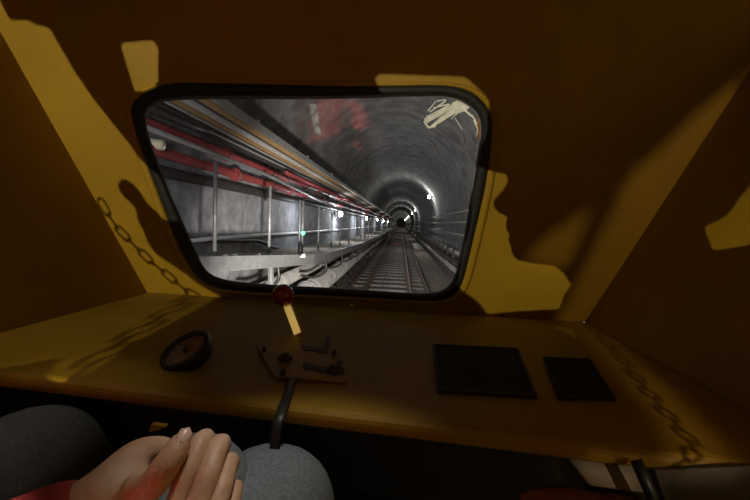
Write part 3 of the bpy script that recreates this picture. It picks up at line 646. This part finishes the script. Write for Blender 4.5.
# jacket: body, sleeves, stripes and buttons
NJ = {'p': (Vector((TX, -.16, -.55)), (.17, .13)), 'a': (Vector((TX, -.15, -.36)), (.17, .13)), 'b': (Vector((TX, -.15, -.20)), (.17, .13)), 'c': (Vector((TX+.03, -.14, -.15)), (.10, .07)), 'd': (Vector((TX+.085, -.135, -.07)), (.060, .058)),
      'r0': (Vector((TX+.14, -.14, -.17)), .075), 'r1': (Vector((TX+.23, -.01, -.36)), .060), 'r2': (at(195, 690, .225), .045), 'r3': (at(190, 600, .243), .040),
      'l0': (Vector((TX-.13, -.14, -.18)), .068), 'l1': (Vector((TX-.12, .16, -.37)), .050), 'l2': (Vector((TX-.12, .16, -.37)).lerp(at(94, 514, .255), .55), .042), 'l3': (at(104, 502, .260), .029)}
jk = skin('jacket', NJ, [('p', 'a'), ('a', 'b'), ('b', 'c'), ('c', 'd'), ('b', 'r0'), ('r0', 'r1'), ('r1', 'r2'), ('r2', 'r3'), ('b', 'l0'), ('l0', 'l1'), ('l1', 'l2'), ('l2', 'l3')], JACKET, pa, 'p', 2)
# front panels of the open jacket, as the pane mirrors them
JP0 = Vector((TX, -.005, -.25)); JN = Vector((0, 1, .12)).normalized()
def mir(px, py, off=0.0):
    g_ = fw(px, py, -.012); d_ = g_.normalized(); r_ = d_-2*d_.dot(WN)*WN; p0 = JP0+JN*off
    return g_+r_*((p0-g_).dot(JN)/r_.dot(JN))
def panel(name, px, m, off, th, par=None):
    par = jk
    b = MB(); b.prism([mir(x, y, off) for x, y in px], JN*th); return build(name, b, m, par, bevel=.003)
panel('jacket_front', [(318,104),(338,104),(340,130),(343,152),(350,170),(346,176),(338,172),(330,160),(322,140),(312,125)], JACKET, 0, .012, pa)
panel('jacket_front', [(357,112),(364,108),(372,118),(374,140),(374,165),(368,173),(360,174),(356,160),(353,140),(354,122)], JACKET, 0, .012, pa)
panel('jacket_front', [(262,140),(282,120),(300,118),(308,140),(304,168),(282,178),(268,160)], mat('jacket_shade', (.22, .07, .045), .8, noise=.3, scale=20), -.02, .012, pa)
panel('reflective_stripe', [(309,104),(316.5,104),(320,125),(326,150),(324,156),(318,140),(313,122)], STRIPE, .004, .010, pa)
panel('reflective_stripe', [(303,130),(299,139),(288,150),(268,159),(240,163),(232,158),(258,152),(275,143),(290,138)], STRIPE, .004, .010, pa)
panel('reflective_stripe', [(254,133),(261,125),(271,143),(262,143)], STRIPE, .006, .010, pa)
panel('zip', [(345,108),(350,108),(351,140),(355,174),(352,174),(348,142)], TRAIL, .004, .006, pa)
for x, y in ((342, 123), (342, 135)): 
    b = MB(); p = mir(x, y, .006); b.tube([p, p+JN*.014], .010, 14); build('jacket_button', b, BRASS, jk, bevel=.002)
hr = MB(); hr.ball((TX+.055, -.15, .120), .095, 24, 16, (.86, 1.05, 1.0)); build('hair', hr, HAIR, pa, smooth=True)
# --- unseen profile head behind the camera, plus a mask added to shade the wall
pc = thing('person', (.1, -.2, -1.0), 'unseen person in profile behind the camera, with an added mask shading the wall', 'person')
YH = -.20
def prq(l): return [(proj(q, YH).x, proj(q, YH).z) for q in l]
HEAD = prq([fw(484, 150), fw(484, 310), fw(590, 330), fw(640, 330), fw(640, 140)])
hm = figure(YH, HEAD, [LIT_C], .0025, .05, .06)
build('head', hm, SILHOUETTE, pc, smooth=True)
hm = figure(YH-.03, [(proj(q, YH-.03).x, proj(q, YH-.03).z) for q in (fw(478, 166), fw(489, 150), fw(500, 168), fw(520, 175), fw(560, 240), fw(590, 320), fw(560, 316), fw(555, 305), rw(640, 420), at(600, 700, .5), at(900, 700, .5), rw(900, 420), rw(1000, 150), fw(800, 0), fw(700, -60), fw(560, -60), fw(500, 30))], [LIT_C, LIT_D, LIT_E], .005, .06, .06)
build('shade_mask', hm, SILHOUETTE, pc, smooth=True)  # added mask, left open where the walls stay lit
m = MB(); a = at(149, 432, .41); m.prism([a, at(151, 424.5, .41), at(166, 426.5, .41), at(158, 430, .41)], (0, .006, 0)); tag(build('yellow_lit_patch', m, LEVER), 'tiny yellow tab standing in for lit paint just behind the clasped hands', 'patch')  # yellow piece added in place of a lit bit of paint
# --- second person, dark trousers, on the far left
pb = thing('person', (-.62, -.35, -1.0), 'seated person at the lower left, only a knee in dark jeans showing', 'person')
legs(pb, JEAND, at(44, 432, .47), at(-60, 420, .50), (Vector((-.50, -.15, -.62)), Vector((-.66, -.15, -.62)), Vector((-.58, -.2, -.64))), (Vector((-.46, .58, -.93)), Vector((-.62, .60, -.93))), (.10, .085, .078, .05))
bo = [proj(q, -.45) for q in (fw(30, 20), fw(-120, 20), fw(-120, -260), fw(540, -260), fw(530, 60), fw(505, 150), fw(500, 300), con(560, 330), con(700, 400), at(900, 900, .45), at(-400, 900, .45), con(-300, 420), con(-160, 380), con(5, 368), con(62, 358), con(42, 383), con(66, 388), con(150, 334), fw(150, 250), fw(112, 185), fw(125, 170), fw(142, 160))]
bm_ = figure(-.45, [(p.x, p.z) for p in bo], LITS, .006, .07, .06)
build('coat', bm_, SILHOUETTE, pb, smooth=True)  # unseen mask added to shade the wall; its holes leave patches lit
# spots added on the roof, out of the frame, to brighten laps and jacket
def roof_fill(p, tgt, power, ang, blend, lab):
    t = thing('roof_fill', p+Vector((0, 0, .03)), lab, 'lamp'); m = MB(); m.tube([p+Vector((0, 0, .028)), p+Vector((0, 0, .005))], [.05, .045], 20); build('lamp_body', m, GALV, t)
    spot('roof_fill_light', p, tgt, power, ang, (1, .93, .82), .03, blend)
roof_fill(Vector((-.07, .43, ZT-.03)), (-.085, .35, -.2), 11, 28, .9, 'unseen added roof light brightening the clasped hands')
roof_fill(Vector((-.36, .52, ZT-.03)), mir(338, 134), 270, 20.5, .4, 'unseen added roof light that makes the red jacket show in the pane')
roof_fill(Vector((-.55, .38, ZT-.03)), at(48, 440, .45), 3.0, 26, .8, 'unseen added roof light brightening the left-hand knee')
# added lamp at the right; its cut-out plate shapes light on the wall edge
LIT_H = [fw(760, 62), fw(700, 112), fw(660, 150), fw(633, 172), fw(610, 215), fw(585, 265), fw(560, 317), con(575, 330), con(620, 375), con(660, 420), con(690, 480), con(742, 480), con(716, 440), con(662, 382), con(604, 331), fw(588, 323), fw(643, 247), fw(697, 163), fw(745, 82), fw(765, 70)]
LIT_N = [fw(522, 262), fw(545, 238), fw(590, 207), fw(582, 235), fw(566, 272), fw(550, 265)]
spot('side_fill_light', SRC2, proj(fw(590, 260), .5, SRC2), 15, 75, (1, .78, .55), .0012, .1)
t = thing('masked_fill_lamp', SRC2, 'unseen added lamp behind a cut-out plate by the right wall', 'lamp')
yp = SRC2.y+.07
hp = figure(yp, [(SRC2.x+a, SRC2.z+b) for a, b in ((-.11, -.11), (.11, -.11), (.11, .11), (-.11, .11))], [LIT_H, LIT_N, PB], .001, .004, .004, SRC2)
build('cutout_plate', hp, BLACK, t)
# ================================================================== camera, world, view
cam = bpy.data.cameras.new('camera'); cam.sensor_width = 36; cam.lens = F/750*36; cam.clip_start = .01; cam.clip_end = 500
co = bpy.data.objects.new('camera', cam); C.objects.link(co)
co.matrix_world = M3.to_4x4()
w = bpy.data.worlds.new('world'); w.use_nodes = True; w.node_tree.nodes['Background'].inputs[0].default_value = (.02, .018, .016, 1); w.node_tree.nodes['Background'].inputs[1].default_value = .05
sc = bpy.context.scene; sc.world = w; sc.camera = co
for o in list(C.objects):
    if o.parent is None: o.location.z += EYE
sc.view_settings.view_transform = 'Standard'; sc.view_settings.look = 'None'; sc.view_settings.exposure = 0; sc.view_settings.gamma = 1; sc.view_settings.use_curve_mapping = False
